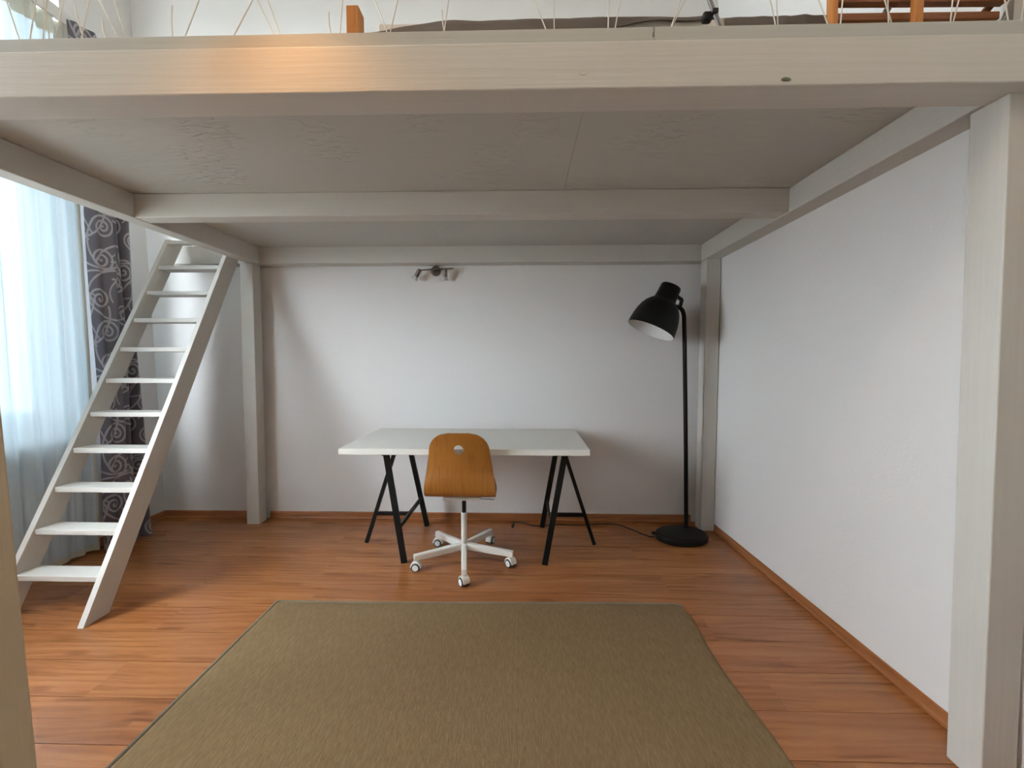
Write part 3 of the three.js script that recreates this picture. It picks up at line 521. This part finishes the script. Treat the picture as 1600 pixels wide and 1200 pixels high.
// ---------------------------------------------------------------- on the loft
{
  // mattress in a pale sheet
  const soft = (x0, x1, y0, y1, z0, z1, r, f) => { const g = new RoundedBoxGeometry(x1 - x0, y1 - y0, z1 - z0, 6, r); g.translate((x0 + x1) / 2, (y0 + y1) / 2, (z0 + z1) / 2); const p = g.attributes.position; if (f) for (let i = 0; i < p.count; i++) { const [a, b, c] = f(p.getX(i), p.getY(i), p.getZ(i)); p.setXYZ(i, a, b, c); } g.computeVertexNormals(); return uvm(g, 'x'); };
  tag(mesh('mattress', soft(-0.44, 0.90, YD, 2.268, -3.15, -1.36, 0.004), M.sheet), 'mattress in a pale sheet lying on the loft deck', 'mattress');
  // two grey brown blankets over its front edge
  const blanket = (x0, x1, drop0, drop1, hTop, endDrop, nx, seedN) => {
    const nz = 34, nsx = makeNoise(9, 5), front = -1.353, top = (u) => hTop - endDrop * (1 - smooth(0, 0.22, u)) + 0.004 * nsx(u, 0.3);
    const skin = (off) => grid(nx, nz, (u, v) => {
      const x = lerp(x0, x1, u), dr = Math.max(0.001, lerp(drop0, drop1, smooth(0.25, 0.95, u))), h = top(u), back = 0.9, arc = 0.05, tot = dr + arc + back; let s = v * v * tot, y, z;
      if (s < dr) { y = h - 0.02 - dr + s; z = front + 0.012 * nsx(u * 1.3, 0.6); } else if (s < dr + arc) { const a = (s - dr) / arc * Math.PI / 2; y = h - 0.02 + 0.02 * Math.sin(a); z = front - 0.02 * (1 - Math.cos(a)) + 0.012 * nsx(u * 1.3, 0.6) * Math.cos(a); } else { y = h + 0.003 * nsx(u, (s - dr) % 1); z = front - 0.02 - (s - dr - arc); }
      const n = s < dr ? [0, 0, -1] : s < dr + arc ? [0, -Math.sin((s - dr) / arc * Math.PI / 2), -Math.cos((s - dr) / arc * Math.PI / 2)] : [0, -1, 0];
      return [x, Math.max(y + n[1] * off, YD + 0.001), z + n[2] * off];
    }, (u, v) => [u, v]);
    const a = skin(0), b = skin(0.005); b.index.array.reverse();
    const g = merge([a, b]); g.computeVertexNormals(); return g;
  };
  tag(mesh('blanket', blanket(-0.475, 0.545, 0.115, -0.006, 2.272, 0.03, 60), Object.assign(M.blanket, { side: THREE.DoubleSide })), 'grey brown blanket whose hem climbs to show the white sheet beneath', 'blanket', 'blankets on the loft bed');
  tag(mesh('blanket', blanket(0.595, 0.93, 0.12, 0.12, 2.270, 0.004, 40), M.blanket), 'grey brown blanket hanging to the deck behind the wooden chair', 'blanket', 'blankets on the loft bed');
  // crumpled white cloth at the foot of the rod
  const cr = new THREE.IcosahedronGeometry(0.05, 5), cn = makeNoise(9, 9), cp = cr.attributes.position;
  for (let i = 0; i < cp.count; i++) { const x = cp.getX(i), y = cp.getY(i), z = cp.getZ(i), k = 0.72 + 0.5 * cn(x * 6 + 0.3, y * 7 + z * 5); cp.setXYZ(i, x * 1.15 * k, Math.max(-0.022, y * 0.62 * k), z * 0.7 * k); }
  const cloth = mesh('crumpled_cloth', mergeVertices(cr.deleteAttribute('normal').deleteAttribute('uv')), M.sheet); cloth.geometry.computeVertexNormals(); cloth.position.set(0.548, YD + 0.022, -1.292);
  tag(cloth, 'crumpled white cloth at the foot of the grey metal rod', 'cloth');
  const rod = tag(group('metal_rod', [0.553, YD, -1.252]), 'slim grey metal rod rising aslant from the loft edge', 'rod');
  mesh('rod_tube', capsuleTube([[0, 0.006, 0], [-0.047, 0.113, 0], [-0.16, 0.40, -0.02]], 0.0062, 30, 12), M.greyMetal, rod);
  mesh('clamp', merge([new RoundedBoxGeometry(0.026, 0.024, 0.022, 2, 0.006).translate(-0.045, 0.070, -0.012), new RoundedBoxGeometry(0.016, 0.014, 0.03, 2, 0.004).translate(-0.030, 0.074, -0.004)]), M.black, rod);
  const st = tag(group('wooden_stub', [-0.478, YD, -1.272]), 'short orange brown wooden post at the end of the blanket on the loft edge', 'wooden post');
  mesh('stub', boxBetween([-0.0175, 0, -0.024], [0.0175, 0.113, 0.022], 0.003, 'y'), M.pine, st);
  const bolt = cyl(0.005, 0.005, 0.004, 14); bolt.rotateX(Math.PI / 2); bolt.translate(0, 0.028, 0.0235); mesh('bolt', bolt, M.greyMetal, st);
  // folding wooden chair with canvas, standing at the right end of the loft edge
  const ch = tag(group('folding_chair', [1.06, YD, -1.29]), 'wooden folding chair with grey canvas at the right end of the loft', 'chair');
  mesh('upright', bar([-0.205, 0.003, 0.02], [-0.205, 0.42, 0.0], 0.022, 0.022, V(1, 0, 0), 0.006), M.pine, ch);
  mesh('upright', bar([0.012, 0.003, 0.03], [0.012, 0.42, 0.03], 0.026, 0.022, V(1, 0, 0), 0.008), M.pine, ch);
  mesh('rail', bar([-0.19, 0.138, -0.012], [0.285, 0.132, -0.012], 0.022, 0.026, V(0, 0, 1)), M.pineDark, ch);
  mesh('rail', bar([-0.19, 0.086, -0.012], [0.265, 0.083, -0.012], 0.022, 0.020, V(0, 0, 1)), M.pineDark, ch);
  mesh('brace', bar([-0.085, 0.008, -0.036], [-0.022, 0.115, -0.036], 0.014, 0.018, V(0, 0, 1)), M.pineDark, ch);
  mesh('brace', bar([0.19, 0.03, -0.036], [0.285, 0.15, -0.036], 0.014, 0.018, V(0, 0, 1)), M.pineDark, ch);
  const sling = (pts, w, name) => { const cv = new THREE.CatmullRomCurve3(pts.map((p) => V(...p))); const pp = cv.getSpacedPoints(24); const mk = (o) => grid(24, 4, (u, v) => { const p = pp[Math.round(u * 24)]; return [p.x, p.y + o, p.z - w * v]; }); const a = mk(0), b = mk(-0.004); a.index.array.reverse(); const g = merge([a, b]); g.computeVertexNormals(); mesh(name, g, M.canvasCloth, ch); };
  // cloth hangs as a filled drape: an outline with thickness
  const drape = (outline, z, th, name) => { const s = new THREE.Shape(outline.map(([x, y]) => new THREE.Vector2(x, y))); const g = new THREE.ExtrudeGeometry(s, { depth: th, bevelEnabled: true, bevelThickness: 0.003, bevelSize: 0.003, bevelOffset: -0.003, bevelSegments: 2 }); g.translate(0, 0, z); mesh(name, uvm(g, 'x'), M.canvasCloth, ch); };
  drape([[-0.195, 0.003], [-0.155, 0.012], [-0.11, 0.034], [-0.075, 0.062], [-0.045, 0.095], [-0.03, 0.128], [-0.012, 0.128], [-0.026, 0.10], [-0.06, 0.045], [-0.088, 0.003]], -0.028, 0.008, 'canvas');
  drape([[0.225, 0.003], [0.26, 0.04], [0.295, 0.09], [0.32, 0.15], [0.342, 0.15], [0.342, 0.003]], -0.026, 0.008, 'canvas');
  // rope netting rising from the loft edge to a handrail above
  const rope = tag(group('rope_railing', [0, YD, -1.214]), 'thin pale cords of a rope railing rising from the loft edge', 'railing');
  const C = [[-1.393, -0.29], [-1.368, 0.23], [-1.331, 0.18], [-1.296, 0.29], [-1.309, -0.12], [-1.222, 0.27], [-1.213, -0.22], [-1.11, -0.48], [-1.091, -0.29], [-0.932, 0.45], [-0.797, 0.59], [-0.661, -0.32], [-0.675, -0.49], [-0.499, 0.1], [-0.366, -0.35], [-0.363, 0.26], [-0.215, 0.16], [0.064, -0.4], [0.083, -0.01], [0.227, 0], [0.244, 0.17], [0.391, 0.33], [0.391, 0.5], [0.67, -0.25], [0.675, -0.08], [0.808, -0.43], [0.837, 0.04], [0.962, -0.08], [0.972, -0.33], [1.12, 0.06], [1.126, 0.21], [-1.50, 0.3], [-1.53, -0.25], [-1.66, 0.2], [-1.68, -0.3], [-1.83, 0.25], [1.27, -0.2], [1.30, 0.1]];
  const HR = 0.86;
  for (const [x, s] of C) { const sag = rr(-0.006, 0.006), top = Math.max(-2.0, Math.min(1.36, x + s * HR)); mesh('cord', tube([[x, 0.0018, 0], [lerp(x, top, 0.15) + sag * 0.3, HR * 0.15, sag * 0.3], [lerp(x, top, 0.5) + sag, HR * 0.5, sag], [top, HR, 0]], 0.0017, 24, 6), M.cord, rope); }
  for (const [x, x2, y2] of [[-1.145, -1.154, 0.055], [-0.959, -0.957, 0.088], [-0.521, -0.526, 0.063], [-0.213, -0.218, 0.062]]) mesh('cord_end', capsuleTube([[x, 0.002, 0.004], [(x + x2) / 2 - 0.001, y2 / 2, 0.006], [x2, y2, 0.004]], 0.0019, 10, 6), M.cord, rope);
  mesh('handrail', bar([-2.02, HR + 0.02, 0], [1.38, HR + 0.02, 0], 0.05, 0.045, V(0, 0, 1), 0.008), M.paint, rope);
  for (const x of [-2.0, 1.36]) mesh('rail_post', boxBetween([x - 0.02, 0, -0.02], [x + 0.02, HR, 0.012], 0.004, 'y'), M.paint, rope);
}

// ---------------------------------------------------------------- pendant above the loft edge
{
  const px = -0.66, py = 2.37, pz = -0.925;
  const t = tag(group('pendant_lamp', [px, py, pz]), 'small warm pendant lamp hanging in front of the loft edge', 'pendant lamp');
  mesh('shade', lathe([[0.025, 0.13], [0.03, 0.125], [0.055, 0.06], [0.066, 0.02], [0.064, 0.02], [0.053, 0.058], [0.027, 0.12]], 40), Object.assign(M.white.clone(), { side: THREE.DoubleSide }), t);
  const bu = new THREE.SphereGeometry(0.022, 20, 14); bu.translate(0, 0.04, 0); mesh('bulb', bu, M.bulb, t);
  const so = cyl(0.016, 0.016, 0.07, 18); so.translate(0, 0.098, 0); mesh('socket', so, M.white, t);
  mesh('flex', tube([[0, 0.13, 0], [0, 0.6, 0], [0, YC - py, 0]], 0.003, 10, 8), M.white, t);
  const ro = lathe([[0, -0.03], [0.045, -0.03], [0.05, -0.02], [0.05, 0]], 32); ro.translate(0, YC - py, 0); mesh('ceiling_rose', ro, M.white, t);
  const sp = new THREE.SpotLight(WARM, LAMP_SPOT, 0, 61 * Math.PI / 180, 0.75, 2); sp.position.set(px, py, pz); sp.target.position.set(px + 0.02, 0, pz - 0.08); sp.castShadow = true; sp.shadow.radius = 2; scene.add(sp, sp.target);
  const gl = new THREE.PointLight(lin(1, 0.66, 0.36), LAMP_GLOW, 0, 2); gl.position.set(px, py - 0.03, pz); gl.castShadow = true; gl.shadow.radius = 2; scene.add(gl);
}

// ---------------------------------------------------------------- ceiling lamp in the front of the room
{
  const c = [-0.2, 3.90, 0.3];
  const t = tag(group('ceiling_lamp', c), 'round opal ceiling lamp in the front half of the room', 'ceiling lamp');
  const gm = std({ color: lin(0.9, 0.88, 0.82), emissive: lin(1, 0.80, 0.58), emissiveIntensity: 3, roughness: 0.4 });
  mesh('globe_bulb', new THREE.SphereGeometry(0.13, 40, 24), gm, t);
  const neck = lathe([[0, 0.25], [0.075, 0.25], [0.075, 0.225], [0.055, 0.20], [0.05, 0.125], [0, 0.125]], 32); mesh('ceiling_mount', neck, M.white, t);
  const l = new THREE.PointLight(lin(1.0, 0.80, 0.58), CEILING_LAMP, 0, 2); l.position.set(...c); l.castShadow = true; l.shadow.radius = 6; scene.add(l);
}

renderer.render(scene, camera);
